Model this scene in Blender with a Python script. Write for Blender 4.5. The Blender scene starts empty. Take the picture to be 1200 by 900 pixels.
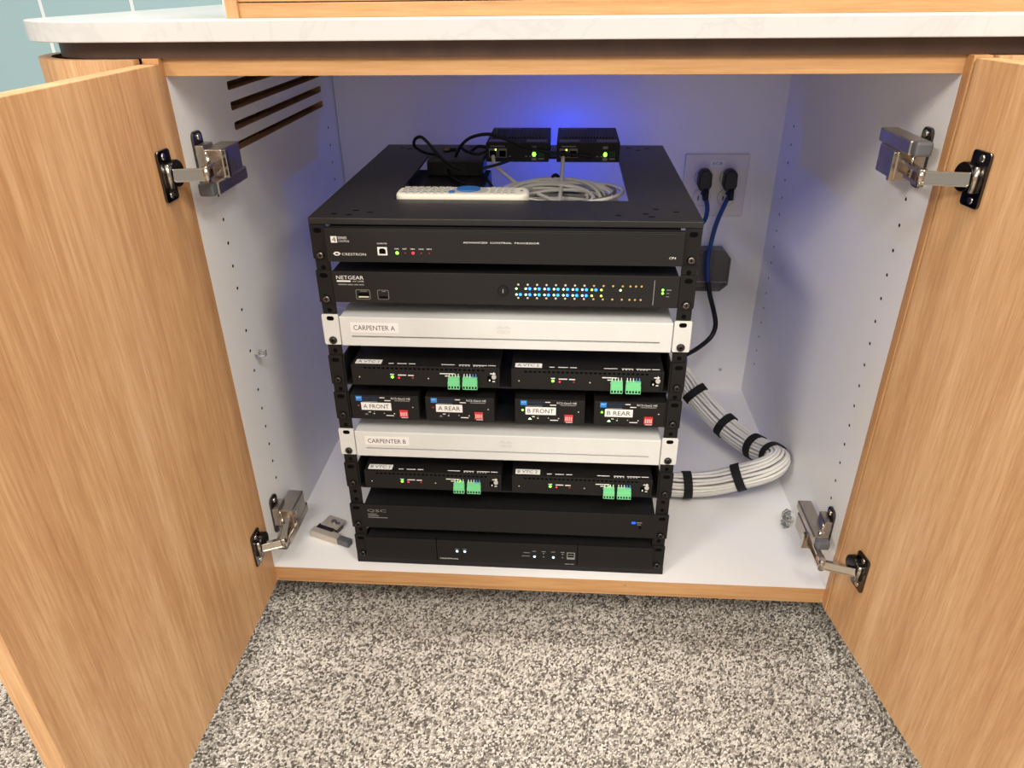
import bpy, bmesh, math, random
import numpy as np
from mathutils import Vector, Matrix
random.seed(7)
rng = np.random.default_rng(7)
SC = bpy.context.scene
COL = SC.collection

# ------------------------------------------------------------------ camera
cam_d = bpy.data.cameras.new('camera')
cam = bpy.data.objects.new('camera', cam_d)
COL.objects.link(cam)
SC.camera = cam
cam_d.sensor_fit = 'HORIZONTAL'
cam_d.sensor_width = 36.0
cam_d.lens = 857.64 / 1200 * 36.0
cam_d.clip_start = 0.02
right = Vector((0.9976656, 0.0674876, -0.0104298))
fwd = Vector((-0.0641160, 0.8731431, -0.4832290))
up = Vector((-0.0235052, 0.4827697, 0.8754319))
M = Matrix((right, up, -fwd)).transposed().to_4x4()
M.translation = Vector((0.48576, -0.85125, 0.81417))
cam.matrix_world = M

# ------------------------------------------------------------------ world, lights, exposure
world = bpy.data.worlds.new('room_light')
SC.world = world
world.use_nodes = True
bg = world.node_tree.nodes['Background']
bg.inputs[0].default_value = (1.0, 0.955, 0.90, 1)
bg.inputs[1].default_value = 0.48


def ceiling_light(tag_, x, y, z, sx, sy, watts, color=(1, 0.93, 0.84), aim=None):
    ld = bpy.data.lights.new('ceiling_lamp_offscreen', 'AREA')
    ld.shape = 'RECTANGLE'
    ld.size = sx
    ld.size_y = sy
    ld.energy = watts
    ld.color = color
    o = bpy.data.objects.new('ceiling_lamp%s_offscreen' % tag_, ld)
    o.location = (x, y, z)
    if aim is not None:
        d = Vector(aim) - Vector((x, y, z))
        o.rotation_euler = d.to_track_quat('-Z', 'Y').to_euler()
    COL.objects.link(o)
    return o


ceiling_light('_above_credenza', 0.45, -0.02, 2.55, 1.2, 0.06, 42)
ceiling_light('_right', 1.6, -1.3, 2.45, 0.6, 0.6, 30)
ceiling_light('_centre', 0.45, -1.9, 2.45, 1.2, 0.6, 58)
ceiling_light('_centre_far', 0.45, -3.6, 2.45, 1.2, 0.6, 22)
ceiling_light('_right_far', 2.6, -2.6, 2.45, 0.6, 1.2, 46)
ceiling_light('_left_far', -1.7, -2.6, 2.45, 0.6, 1.2, 124)

SC.view_settings.view_transform = 'Standard'
SC.view_settings.look = 'None'
SC.view_settings.gamma = 1.0
SC.view_settings.use_curve_mapping = False
SC.view_settings.exposure = 0.0


# ------------------------------------------------------------------ materials
def lin(c):
    return tuple(((v / 255) / 12.92 if v / 255 <= 0.04045 else ((v / 255 + 0.055) / 1.055) ** 2.4) for v in c)


def mat(name, rgb, rough=0.5, metal=0.0, emit=None, es=0.0, spec=0.5, noise=0.0, nscale=200, bump=0.0, trans=0.0, ior=1.45, coat=0.0):
    m = bpy.data.materials.new(name)
    m.use_nodes = True
    nt = m.node_tree
    b = nt.nodes['Principled BSDF']
    c = lin(rgb)
    b.inputs['Base Color'].default_value = (*c, 1)
    b.inputs['Roughness'].default_value = rough
    b.inputs['Metallic'].default_value = metal
    b.inputs['Specular IOR Level'].default_value = spec
    b.inputs['IOR'].default_value = ior
    if trans:
        b.inputs['Transmission Weight'].default_value = trans
    if coat:
        b.inputs['Coat Weight'].default_value = coat
    if emit:
        b.inputs['Emission Color'].default_value = (*lin(emit), 1)
        b.inputs['Emission Strength'].default_value = es
    if noise or bump:
        tc = nt.nodes.new('ShaderNodeTexCoord')
        n = nt.nodes.new('ShaderNodeTexNoise')
        n.inputs['Scale'].default_value = nscale
        n.inputs['Detail'].default_value = 3
        nt.links.new(tc.outputs['Object'], n.inputs['Vector'])
        if noise:
            r = nt.nodes.new('ShaderNodeValToRGB')
            r.color_ramp.elements[0].position = 0.3
            r.color_ramp.elements[1].position = 0.7
            r.color_ramp.elements[0].color = (*[v * (1 - noise) for v in c], 1)
            r.color_ramp.elements[1].color = (*[min(1, v * (1 + noise)) for v in c], 1)
            nt.links.new(n.outputs['Fac'], r.inputs['Fac'])
            nt.links.new(r.outputs['Color'], b.inputs['Base Color'])
        if bump:
            bp = nt.nodes.new('ShaderNodeBump')
            bp.inputs['Strength'].default_value = bump
            bp.inputs['Distance'].default_value = 0.0006
            nt.links.new(n.outputs['Fac'], bp.inputs['Height'])
            nt.links.new(bp.outputs['Normal'], b.inputs['Normal'])
    return m


def wood(name, axis, light, mid, dark):
    """fine straight oak grain running along the given local axis"""
    m = bpy.data.materials.new(name)
    m.use_nodes = True
    nt = m.node_tree
    L = nt.links
    b = nt.nodes['Principled BSDF']
    b.inputs['Roughness'].default_value = 0.42
    b.inputs['Specular IOR Level'].default_value = 0.4
    tc = nt.nodes.new('ShaderNodeTexCoord')

    def streak(across, along, detail, dist=0.0):
        mp = nt.nodes.new('ShaderNodeMapping')
        s = [across, across, across]
        s[axis] = along
        mp.inputs['Scale'].default_value = s
        L.new(tc.outputs['Object'], mp.inputs['Vector'])
        n = nt.nodes.new('ShaderNodeTexNoise')
        n.inputs['Scale'].default_value = 1.0
        n.inputs['Detail'].default_value = detail
        n.inputs['Roughness'].default_value = 0.6
        n.inputs['Distortion'].default_value = dist
        L.new(mp.outputs['Vector'], n.inputs['Vector'])
        return n
    broad = streak(16, 0.9, 2, 0.5)
    med = streak(130, 6.0, 4, 0.3)
    fine = streak(480, 22, 3)
    add = nt.nodes.new('ShaderNodeMath'); add.operation = 'MULTIPLY_ADD'
    L.new(med.outputs['Fac'], add.inputs[0]); add.inputs[1].default_value = 0.9
    L.new(broad.outputs['Fac'], add.inputs[2])
    add2 = nt.nodes.new('ShaderNodeMath'); add2.operation = 'MULTIPLY_ADD'
    L.new(fine.outputs['Fac'], add2.inputs[0]); add2.inputs[1].default_value = 0.9
    L.new(add.outputs[0], add2.inputs[2])
    r = nt.nodes.new('ShaderNodeValToRGB')
    e = r.color_ramp.elements
    e[0].position = 0.80; e[0].color = (*lin(dark), 1)
    e[1].position = 1.35; e[1].color = (*lin(light), 1)
    # ramp only covers 0..1: rescale
    mr = nt.nodes.new('ShaderNodeMapRange')
    mr.inputs['From Min'].default_value = 1.0
    mr.inputs['From Max'].default_value = 1.8
    L.new(add2.outputs[0], mr.inputs['Value'])
    e[0].position = 0.0
    e[1].position = 1.0
    k = r.color_ramp.elements.new(0.5); k.color = (*lin(mid), 1)
    L.new(mr.outputs[0], r.inputs['Fac'])
    L.new(r.outputs['Color'], b.inputs['Base Color'])
    bp = nt.nodes.new('ShaderNodeBump')
    bp.inputs['Strength'].default_value = 0.12
    bp.inputs['Distance'].default_value = 0.0004
    L.new(fine.outputs['Fac'], bp.inputs['Height'])
    L.new(bp.outputs['Normal'], b.inputs['Normal'])
    return m


def quartz_mat():
    m = mat('white_quartz', (238, 236, 232), 0.22)
    nt = m.node_tree
    b = nt.nodes['Principled BSDF']
    tc = nt.nodes.new('ShaderNodeTexCoord')
    n1 = nt.nodes.new('ShaderNodeTexNoise'); n1.inputs['Scale'].default_value = 4; n1.inputs['Detail'].default_value = 6
    n1.inputs['Distortion'].default_value = 1.5
    r = nt.nodes.new('ShaderNodeValToRGB')
    e = r.color_ramp.elements
    e[0].position = 0.485; e[0].color = (*lin((207, 206, 204)), 1)
    e[1].position = 0.515; e[1].color = (*lin((207, 206, 204)), 1)
    k = e.new(0.5); k.color = (*lin((201, 200, 198)), 1)
    nt.links.new(tc.outputs['Object'], n1.inputs['Vector'])
    nt.links.new(n1.outputs['Fac'], r.inputs['Fac'])
    nt.links.new(r.outputs['Color'], b.inputs['Base Color'])
    return m


def carpet_mat():
    m = bpy.data.materials.new('carpet_loops')
    m.use_nodes = True
    nt = m.node_tree
    b = nt.nodes['Principled BSDF']
    b.inputs['Roughness'].default_value = 0.95
    b.inputs['Specular IOR Level'].default_value = 0.1
    a = nt.nodes.new('ShaderNodeAttribute')
    a.attribute_name = 'tuft'
    nt.links.new(a.outputs['Color'], b.inputs['Base Color'])
    return m


def carpet_back_mat():
    m = mat('carpet_far', (150, 142, 132), 0.95, spec=0.1)
    nt = m.node_tree
    b = nt.nodes['Principled BSDF']
    tc = nt.nodes.new('ShaderNodeTexCoord')
    v = nt.nodes.new('ShaderNodeTexVoronoi'); v.inputs['Scale'].default_value = 300
    r = nt.nodes.new('ShaderNodeValToRGB')
    e = r.color_ramp.elements
    e[0].position = 0.2; e[0].color = (*lin((84, 79, 74)), 1)
    e[1].position = 0.8; e[1].color = (*lin((199, 193, 184)), 1)
    sep = nt.nodes.new('ShaderNodeSeparateColor')
    nt.links.new(tc.outputs['Object'], v.inputs['Vector'])
    nt.links.new(v.outputs['Color'], sep.inputs[0])
    nt.links.new(sep.outputs[0], r.inputs['Fac'])
    nt.links.new(r.outputs['Color'], b.inputs['Base Color'])
    return m


LT, MD, DK = (221, 181, 136), (200, 155, 109), (177, 129, 86)
WV = wood('oak_vertical', 2, LT, MD, DK)
WX = wood('oak_horizontal', 0, (203, 160, 112), (191, 145, 97), (172, 123, 78))
WE = wood('oak_edge_band', 2, (214, 170, 118), (202, 153, 102), (186, 134, 86))
WBROWN = mat('raw_board_core', (184, 142, 102), 0.8, noise=0.25, nscale=400)
WHITE = mat('white_melamine', (238, 237, 236), 0.38, noise=0.012, nscale=6)
QUARTZ = quartz_mat()
REVEAL = mat('dark_bronze_strip', (78, 56, 44), 0.45, noise=0.15, nscale=30)
BLK = mat('black_powder_coat', (24, 23, 23), 0.5, spec=0.3, noise=0.08, nscale=900, bump=0.15)
BLKLID = mat('black_sheet_metal', (34, 33, 33), 0.42, noise=0.05, nscale=700, bump=0.1)
FACE = mat('charcoal_faceplate', (32, 31, 30), 0.45, spec=0.3, noise=0.04, nscale=500)
FACE2 = mat('black_faceplate', (25, 24, 24), 0.45, spec=0.3, noise=0.04, nscale=500)
CHAS = mat('black_chassis', (20, 20, 21), 0.55)
HOLE = mat('black_hole', (6, 6, 6), 0.9, spec=0.1)
LETTER = mat('white_print', (226, 226, 222), 0.6)
DIM = mat('grey_print', (130, 130, 128), 0.6)
DIMBLUE = mat('blue_print', (52, 84, 130), 0.6)
BLUEP = mat('bright_blue_print', (30, 130, 215), 0.5)
INK = mat('label_ink', (28, 28, 30), 0.7)
LABEL = mat('white_label_tape', (232, 231, 228), 0.45)
CODEC = mat('warm_white_metal', (212, 213, 210), 0.35, noise=0.02, nscale=40)
CODECG = mat('pale_grey_print', (186, 184, 178), 0.5)
STEEL = mat('screw_steel', (120, 116, 112), 0.3, metal=1.0)
BSTEEL = mat('black_screw', (72, 70, 68), 0.32, metal=0.9)
CHROME = mat('nickel', (196, 188, 176), 0.17, metal=1.0)
NICK = mat('satin_nickel', (186, 177, 166), 0.36, metal=1.0, noise=0.08, nscale=60)
DKNICK = mat('dark_chrome', (92, 88, 86), 0.16, metal=1.0)
GREYPL = mat('grey_plastic', (96, 98, 102), 0.4)
GREEN = mat('green_connector', (118, 204, 144), 0.45)
RED = mat('red_switch_block', (196, 52, 56), 0.45)
LGREEN = mat('led_green', (120, 255, 60), 0.4, emit=(110, 255, 50), es=5)
LRED = mat('led_red', (190, 40, 50), 0.4, emit=(255, 40, 60), es=1.6)
LDRED = mat('led_dim_red', (120, 40, 40), 0.4, emit=(200, 40, 40), es=0.35)
LBLUE = mat('led_blue', (40, 110, 255), 0.4, emit=(30, 110, 255), es=5)
LCYAN = mat('led_pale_blue', (190, 230, 255), 0.4, emit=(170, 225, 255), es=4)
LYG = mat('led_yellow_green', (220, 235, 90), 0.4, emit=(215, 240, 80), es=2.5)
LPALE = mat('led_pale_green', (200, 240, 190), 0.4, emit=(190, 245, 180), es=2.5)
LOFF = mat('led_lens_cream', (214, 206, 180), 0.4)
LGOLD = mat('led_lens_gold', (205, 170, 90), 0.4)
CABW = mat('white_cable_jacket', (222, 220, 214), 0.45)
CABG = mat('grey_cable_jacket', (120, 118, 116), 0.5)
CABK = mat('black_cable_jacket', (14, 14, 15), 0.42)
CABB = mat('blue_cord_jacket', (18, 62, 122), 0.38)
VELCRO = mat('black_hook_strap', (17, 17, 18), 0.85, bump=0.5, nscale=1500)
OUTW = mat('outlet_plastic', (226, 221, 215), 0.4)
REMW = mat('remote_ivory', (226, 221, 206), 0.4)
REMG = mat('remote_grey', (176, 174, 168), 0.45)
REMB = mat('remote_blue', (42, 104, 178), 0.4)
KEYG = mat('key_print', (120, 118, 112), 0.5)
SMOKE = mat('smoked_plastic', (150, 146, 142), 0.18, trans=0.85)
CLEAR = mat('clear_plastic', (235, 238, 240), 0.08, trans=0.9)
GLASSP = mat('teal_back_painted_glass', (166, 197, 203), 0.1, coat=0.3)
SEAM = mat('white_glass_joint', (236, 244, 242), 0.4)
CARPET = carpet_mat()
CARPETB = carpet_back_mat()

# ------------------------------------------------------------------ helpers (all in millimetres)
ORG = {}


def root_of(o):
    while o.parent is not None:
        o = o.parent
    return o


class MB:
    def __init__(s):
        s.v = []; s.f = []; s.sm = []; s.mi = []

    def add(s, vs, fs, smooth=False, mi=0):
        n = len(s.v)
        s.v += [tuple(map(float, q)) for q in vs]
        for f in fs:
            s.f.append(tuple(i + n for i in f)); s.sm.append(smooth); s.mi.append(mi)
        return s

    def box(s, x0, x1, y0, y1, z0, z1, mi=0):
        vs = [(x0, y0, z0), (x1, y0, z0), (x1, y1, z0), (x0, y1, z0), (x0, y0, z1), (x1, y0, z1), (x1, y1, z1), (x0, y1, z1)]
        return s.add(vs, [(0, 3, 2, 1), (4, 5, 6, 7), (0, 1, 5, 4), (1, 2, 6, 5), (2, 3, 7, 6), (3, 0, 4, 7)], mi=mi)

    def obox(s, c, ax, ay, az, hx, hy, hz):
        c = Vector(c); ax = Vector(ax).normalized(); ay = Vector(ay).normalized(); az = Vector(az).normalized()
        vs = [c + ax * hx * i + ay * hy * j + az * hz * k for k in (-1, 1) for i, j in ((-1, -1), (1, -1), (1, 1), (-1, 1))]
        return s.add(vs, [(0, 3, 2, 1), (4, 5, 6, 7), (0, 1, 5, 4), (1, 2, 6, 5), (2, 3, 7, 6), (3, 0, 4, 7)])

    def bar(s, a, b, w, h, up=(0, 0, 1)):
        a = Vector(a); b = Vector(b); d = (b - a)
        u = Vector(up); sd = d.cross(u).normalized(); u2 = sd.cross(d).normalized()
        return s.obox((a + b) / 2, d, sd, u2, d.length / 2, w / 2, h / 2)

    def cyl(s, c, axis, r, h, n=16, r2=None, smooth=True, cap=True):
        c = Vector(c); d = Vector(axis).normalized()
        t = Vector((0, 0, 1)) if abs(d.z) < 0.9 else Vector((1, 0, 0))
        a = d.cross(t).normalized(); b = d.cross(a)
        r2 = r if r2 is None else r2
        vs = []
        for k, rr in ((0, r), (h, r2)):
            for i in range(n):
                an = 2 * math.pi * i / n
                vs.append(c + d * k + a * rr * math.cos(an) + b * rr * math.sin(an))
        s.add(vs, [(i, i + n, (i + 1) % n + n, (i + 1) % n) for i in range(n)], smooth)
        if cap:
            s.add(vs[:n], [tuple(range(n))]); s.add(vs[n:], [tuple(reversed(range(n)))])
        return s

    def tube(s, path, r, n=8, cap=True):
        P = [Vector(q) for q in path]
        T = []
        for i in range(len(P)):
            a = P[max(0, i - 1)]; b = P[min(len(P) - 1, i + 1)]
            T.append((b - a).normalized())
        t0 = T[0]
        nrm = t0.cross(Vector((0, 0, 1)) if abs(t0.z) < 0.9 else Vector((1, 0, 0))).normalized()
        vs = []; fs = []
        for i, q in enumerate(P):
            nrm = (nrm - T[i] * nrm.dot(T[i])).normalized()
            bn = T[i].cross(nrm)
            for k in range(n):
                an = 2 * math.pi * k / n
                vs.append(q + nrm * r * math.cos(an) + bn * r * math.sin(an))
        for i in range(len(P) - 1):
            for k in range(n):
                fs.append((i * n + k, i * n + (k + 1) % n, (i + 1) * n + (k + 1) % n, (i + 1) * n + k))
        s.add(vs, fs, True)
        if cap:
            s.add(vs[:n], [tuple(reversed(range(n)))]); s.add(vs[-n:], [tuple(range(n))])
        return s

    def prism(s, pts, z0, z1, plane='xy', smooth=False):
        """extrude a closed counter-clockwise outline; plane says which two axes the outline uses"""
        n = len(pts)

        def mk(a, b, k):
            return {'xy': (a, b, k), 'xz': (a, k, b), 'yz': (k, a, b)}[plane]
        vs = [mk(a, b, z0) for a, b in pts] + [mk(a, b, z1) for a, b in pts]
        s.add(vs, [(i, (i + 1) % n, (i + 1) % n + n, i + n) for i in range(n)], smooth)
        s.add(vs, [tuple(reversed(range(n))), tuple(range(n, 2 * n))])
        return s

    def mesh(s, name, mats, origin=(0, 0, 0), bevel=0, segs=2):
        me = bpy.data.meshes.new(name)
        o = Vector(origin)
        me.from_pydata([((Vector(q) - o) * 0.001)[:] for q in s.v], [], s.f)
        for m in (mats if isinstance(mats, (list, tuple)) else [mats]):
            me.materials.append(m)
        me.polygons.foreach_set('use_smooth', s.sm)
        me.polygons.foreach_set('material_index', s.mi)
        bm = bmesh.new(); bm.from_mesh(me)
        bmesh.ops.remove_doubles(bm, verts=bm.verts, dist=1e-7)
        bmesh.ops.recalc_face_normals(bm, faces=bm.faces)
        if bevel:
            es = [e for e in bm.edges if len(e.link_faces) == 2 and e.calc_face_angle(0) > 0.6]
            r = bmesh.ops.bevel(bm, geom=es, offset=bevel * 0.001, segments=segs, profile=0.5, affect='EDGES', clamp_overlap=True)
        bm.to_mesh(me); bm.free()
        me.update()
        return me

    def build(s, name, mats, parent=None, bevel=0, segs=2):
        org = ORG.get(root_of(parent).name, (0, 0, 0)) if parent else (0, 0, 0)
        me = s.mesh(name, mats, org, bevel, segs)
        o = bpy.data.objects.new(name, me)
        COL.objects.link(o)
        if parent:
            o.parent = parent
        if name in ('lettering', 'vent_holes', 'tapped_holes', 'heat_sink_fins', 'switch_levers', 'pin_slots'):
            o['kind'] = 'stuff'
        return o


def tag(o, label=None, cat=None, group=None, kind=None):
    if label: o['label'] = label
    if cat: o['category'] = cat
    if group: o['group'] = group
    if kind: o['kind'] = kind
    return o


def thing(name, label, cat, origin, group=None, rack=False):
    o = bpy.data.objects.new(name, None)
    COL.objects.link(o)
    o.empty_display_size = 0.02
    ORG[o.name] = tuple(origin)
    if rack:
        o.location = RK @ (Vector(origin) * 0.001)
        o.rotation_euler = (0, 0, RYAW)
    else:
        o.location = Vector(origin) * 0.001
    return tag(o, label, cat, group)


def single(mb, name, mats, label, cat, group=None, bevel=0, segs=2, rack=False, origin=(0, 0, 0)):
    me = mb.mesh(name, mats, origin, bevel, segs)
    o = bpy.data.objects.new(name, me)
    COL.objects.link(o)
    ORG[o.name] = tuple(origin)
    if rack:
        o.location = RK @ (Vector(origin) * 0.001); o.rotation_euler = (0, 0, RYAW)
    else:
        o.location = Vector(origin) * 0.001
    return tag(o, label, cat, group)


def inst(me, name, parent, loc, rot=None):
    """a part that shares its mesh with its look-alikes; loc in the thing's millimetres"""
    o = bpy.data.objects.new(name, me)
    COL.objects.link(o)
    o.parent = parent
    org = Vector(ORG.get(root_of(parent).name, (0, 0, 0)))
    if parent.parent is not None or parent.type == 'MESH':
        base = Vector((0, 0, 0)); q = parent
        while q.parent is not None:
            base += q.location * 1000; q = q.parent
        o.location = (Vector(loc) - org - base) * 0.001
    else:
        o.location = (Vector(loc) - org) * 0.001
    if rot: o.rotation_euler = rot
    return o


_txt = {}


def text_geo(st):
    if st in _txt: return _txt[st]
    cu = bpy.data.curves.new('t', 'FONT')
    cu.body = st
    cu.resolution_u = 2
    ob = bpy.data.objects.new('t', cu)
    COL.objects.link(ob)
    dg = bpy.context.evaluated_depsgraph_get()
    dg.update()
    me = ob.evaluated_get(dg).to_mesh()
    vs = np.array([v.co[:2] for v in me.vertices]); fs = [tuple(p.vertices) for p in me.polygons]
    ob.evaluated_get(dg).to_mesh_clear()
    bpy.data.objects.remove(ob); bpy.data.curves.remove(cu)
    mn, mx = vs.min(0), vs.max(0)
    _txt[st] = ((vs - mn) / (mx - mn), fs, (mx - mn)[0] / (mx - mn)[1])
    return _txt[st]


def text(mb, st, u, z, h, v, w=None, face='front', mi=0):
    vs, fs, asp = text_geo(st)
    w = w or h * asp
    if face == 'front':
        mb.add([(u + a * w, v, z + b * h) for a, b in vs], fs, mi=mi)
    else:
        mb.add([(u + a * w, z + b * h, v) for a, b in vs], fs, mi=mi)
    return mb


def quad(mb, u0, u1, z0, z1, v, mi=0, t=0.25):
    return mb.box(u0, u1, v, v + t, z0, z1, mi)


def smooth_path(pts, k=8):
    P = [Vector(q) for q in pts]
    out = []
    for i in range(len(P) - 1):
        p0 = P[max(0, i - 1)]; p1 = P[i]; p2 = P[i + 1]; p3 = P[min(len(P) - 1, i + 2)]
        for j in range(k):
            t = j / k
            out.append(0.5 * ((2 * p1) + (-p0 + p2) * t + (2 * p0 - 5 * p1 + 4 * p2 - p3) * t * t + (-p0 + 3 * p1 - 3 * p2 + p3) * t ** 3))
    out.append(P[-1])
    return out


def rr(u0, u1, z0, z1, r, n=4):
    out = []
    for cx, cz, a0 in ((u1 - r, z0 + r, -90), (u1 - r, z1 - r, 0), (u0 + r, z1 - r, 90), (u0 + r, z0 + r, 180)):
        for i in range(n + 1):
            a = math.radians(a0 + 90 * i / n)
            out.append((cx + r * math.cos(a), cz + r * math.sin(a)))
    return out


# ------------------------------------------------------------------ setting
XL, XR, D, H = 41.2, 895.9, 619.0, 724.4
ZF = -120.0        # carpet level below the cabinet floor (z = 0)
XC = (XL + XR) / 2

fl = MB().box(-3200, 3600, -2600, 1500, ZF - 20, ZF).build('floor', CARPETB)
tag(fl, 'light grey and brown flecked loop pile carpet', 'carpet', kind='structure')


def carpet():
    # one blob per loop of the pile where the photo shows the loops
    px, py = 3.2, 2.7
    gx = np.arange(-410, 1080, px); gy = np.arange(-335, 132, py)
    X, Y = np.meshgrid(gx, gy)
    X = X + (np.arange(X.shape[0]) % 2)[:, None] * px / 2
    n = X.size
    X = X.ravel() + rng.normal(0, 0.6, n); Y = Y.ravel() + rng.normal(0, 0.55, n)
    ang = rng.normal(0.75, 0.5, n)
    L = rng.uniform(2.1, 3.4, n); W = rng.uniform(1.1, 1.7, n); Hh = rng.uniform(1.8, 4.2, n)
    ca, sa = np.cos(ang), np.sin(ang)
    ring = [(1, 0), (0.5, 0.87), (-0.5, 0.87), (-1, 0), (-0.5, -0.87), (0.5, -0.87)]
    vs = np.zeros((n, 13, 3))
    for lev, (sc, hz) in enumerate(((1.0, -0.6), (0.8, 0.75))):
        for k, (a, b) in enumerate(ring):
            u = a * L * sc; w = b * W * sc
            vs[:, lev * 6 + k, 0] = X + u * ca - w * sa
            vs[:, lev * 6 + k, 1] = Y + u * sa + w * ca
            vs[:, lev * 6 + k, 2] = ZF + Hh * hz
    vs[:, 12, 0] = X; vs[:, 12, 1] = Y; vs[:, 12, 2] = ZF + Hh
    fs = []
    for k in range(6):
        k2 = (k + 1) % 6
        fs.append((k, k2, 6 + k2)); fs.append((k, 6 + k2, 6 + k)); fs.append((6 + k, 6 + k2, 12))
    fs = np.array(fs)
    F = (fs[None] + (np.arange(n) * 13)[:, None, None]).reshape(-1, 3)
    me = bpy.data.meshes.new('carpet_pile')
    me.vertices.add(n * 13)
    me.vertices.foreach_set('co', (vs.reshape(-1) * 0.001).astype(np.float32))
    me.loops.add(F.size); me.loops.foreach_set('vertex_index', F.ravel().astype(np.int32))
    me.polygons.add(len(F))
    me.polygons.foreach_set('loop_start', (np.arange(len(F)) * 3).astype(np.int32))
    me.polygons.foreach_set('use_smooth', np.ones(len(F), bool))
    me.update(calc_edges=True)
    # yarn colours: cream, greige, warm grey, charcoal, in short runs as in a flecked carpet
    pal = np.array([lin((199, 193, 184)), lin((176, 170, 161)), lin((147, 141, 133)), lin((114, 108, 101)), lin((86, 81, 76))])
    fld = np.sin(X * 0.11 + 1.7 * np.sin(Y * 0.05)) * 0.25 + np.sin(Y * 0.13 + X * 0.021) * 0.25
    q = np.clip(rng.uniform(0, 1, n) + 0.10 * fld, 0, 0.999)
    idx = np.digitize(q, [0.30, 0.52, 0.70, 0.87])
    c = pal[idx] * rng.uniform(0.9, 1.1, n)[:, None]
    colr = np.ones((n, 13, 4)); colr[:, :, :3] = np.clip(c, 0, 1)[:, None, :]
    at = me.color_attributes.new('tuft', 'FLOAT_COLOR', 'POINT')
    at.data.foreach_set('color', colr.reshape(-1).astype(np.float32))
    me.materials.append(CARPET)
    o = bpy.data.objects.new('carpet_pile', me)
    COL.objects.link(o)
    o.parent = fl
    o['kind'] = 'stuff'


carpet()

# glazed wall behind the credenza
YW = 1500
wl = MB().box(-3200, 3600, YW + 14, YW + 60, ZF, 2500).build('wall_back', mat('wall_paint', (190, 200, 200), 0.7))
tag(wl, 'teal glass panelled wall with white vertical joints behind the cabinet', 'wall', kind='structure')
pitch = 281
pm = MB().box(-(pitch - 13) / 2, (pitch - 13) / 2, 0, 10, ZF, 2500).mesh('glass_panel', GLASSP)
sm_ = MB().box(-6, 6, 2, 13, ZF, 2500).mesh('joint', SEAM)
for i in range(-7, 16):
    xs = -1081 + i * pitch
    inst(sm_, 'joint', wl, (xs, YW, 0))
    inst(pm, 'glass_panel', wl, (xs + pitch / 2, YW, 0))

# ------------------------------------------------------------------ cabinet (credenza)
cab = thing('credenza_cabinet', 'light oak credenza cabinet with white interior and both doors open', 'cabinet', (XC, 300, ZF))


def bool_cut(me, cutters):
    """cut boxes/prisms (MB meshes) out of a mesh"""
    a = bpy.data.objects.new('a', me); COL.objects.link(a)
    tmp = []
    for c in cutters:
        b = bpy.data.objects.new('b', c); COL.objects.link(b); tmp.append(b)
        md = a.modifiers.new('c', 'BOOLEAN'); md.object = b; md.operation = 'DIFFERENCE'; md.solver = 'EXACT'
    dg = bpy.context.evaluated_depsgraph_get(); dg.update()
    out = bpy.data.meshes.new_from_object(a.evaluated_get(dg))
    for b in tmp: bpy.data.objects.remove(b)
    bpy.data.objects.remove(a)
    return out


# left side panel with four long vent slots
org = ORG[cab.name]
pan = MB().box(XL - 19, XL, 0, D + 30, -28, 743).mesh('side_panel', [WHITE, WBROWN], org)
cut = []
for z0, z1 in ((690.5, 701.3), (665, 676), (639.8, 650.4), (614.4, 625.2)):
    cut.append(MB().prism(rr(153, 545, z0, z1, 3.5), XL - 40, XL + 20, 'yz').mesh('cut', [WHITE, WBROWN], org))
for c in cut:
    for p in c.polygons: p.material_index = 1
pan = bool_cut(pan, cut)
pan.name = 'side_panel'
for p in pan.polygons:
    ctr = p.center * 1000 + Vector(org)
    if abs(p.normal.x) < 0.5 and 100 < ctr.y < 560 and 610 < ctr.z < 705: p.material_index = 1
    else: p.material_index = 0
sp_l = bpy.data.objects.new('side_panel', pan); COL.objects.link(sp_l); sp_l.parent = cab
sp_r = MB().box(XR, XR + 19, 0, D, -28, 743).build('side_panel', WHITE, cab)
for sp, x0, x1, y0 in ((sp_l, XL - 19, XL, -10), (sp_r, XR, XR + 19, -16)):
    MB().box(x0, x1, y0, -0.1, -29, 743).build('edge_band', WE, sp, bevel=0.6)
# shelf pin holes: two columns each side, 32 mm apart
for sp, x, sgn, ys, zt in ((sp_l, XL, 1, (66, 560), 575), (sp_r, XR, -1, (54.5, 553), 579)):
    hm = MB().cyl((-sgn * 0.5, 0, 0), (sgn, 0, 0), 2.3, 0.7, 10).mesh('shelf_pin_hole', HOLE)
    for y in ys:
        z = zt
        while z > 95:
            inst(hm, 'shelf_pin_hole', sp, (x, y, z))
            z -= 32
bp_ = MB().box(XL + 2.2, XR + 19, D, D + 16, -28, 743).build('back_panel', WHITE, cab)
MB().cyl((843, D - 1.0, 50), (0, 1, 0), 3.6, 1.0, 12).build('screw_cap', REMG, bp_)
MB().box(XL, XR, 18, D, H, 743).build('top_panel', WHITE, cab)
MB().box(XL, XR, -1, 18, H, 743).build('top_rail', WX, cab, bevel=0.5)
bs = MB().box(XL, XR, 0.8, D, -22, 0).build('base_panel', WHITE, cab)
MB().box(XL, XR, -0.6, 0.8, -22, 0).build('edge_band', WX, bs)
MB().cyl((594, -0.75, -9.5), (0, 1, 0.15), 3.4, 0.5, 9).build('edge_chip', WBROWN, bs)
MB().box(XL, XR, 3, 22, -31, -22).build('lower_rail', WX, cab)
MB().box(XL - 60, XR + 60, 135, 153, ZF, -28).build('toe_kick', REVEAL, cab)


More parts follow.
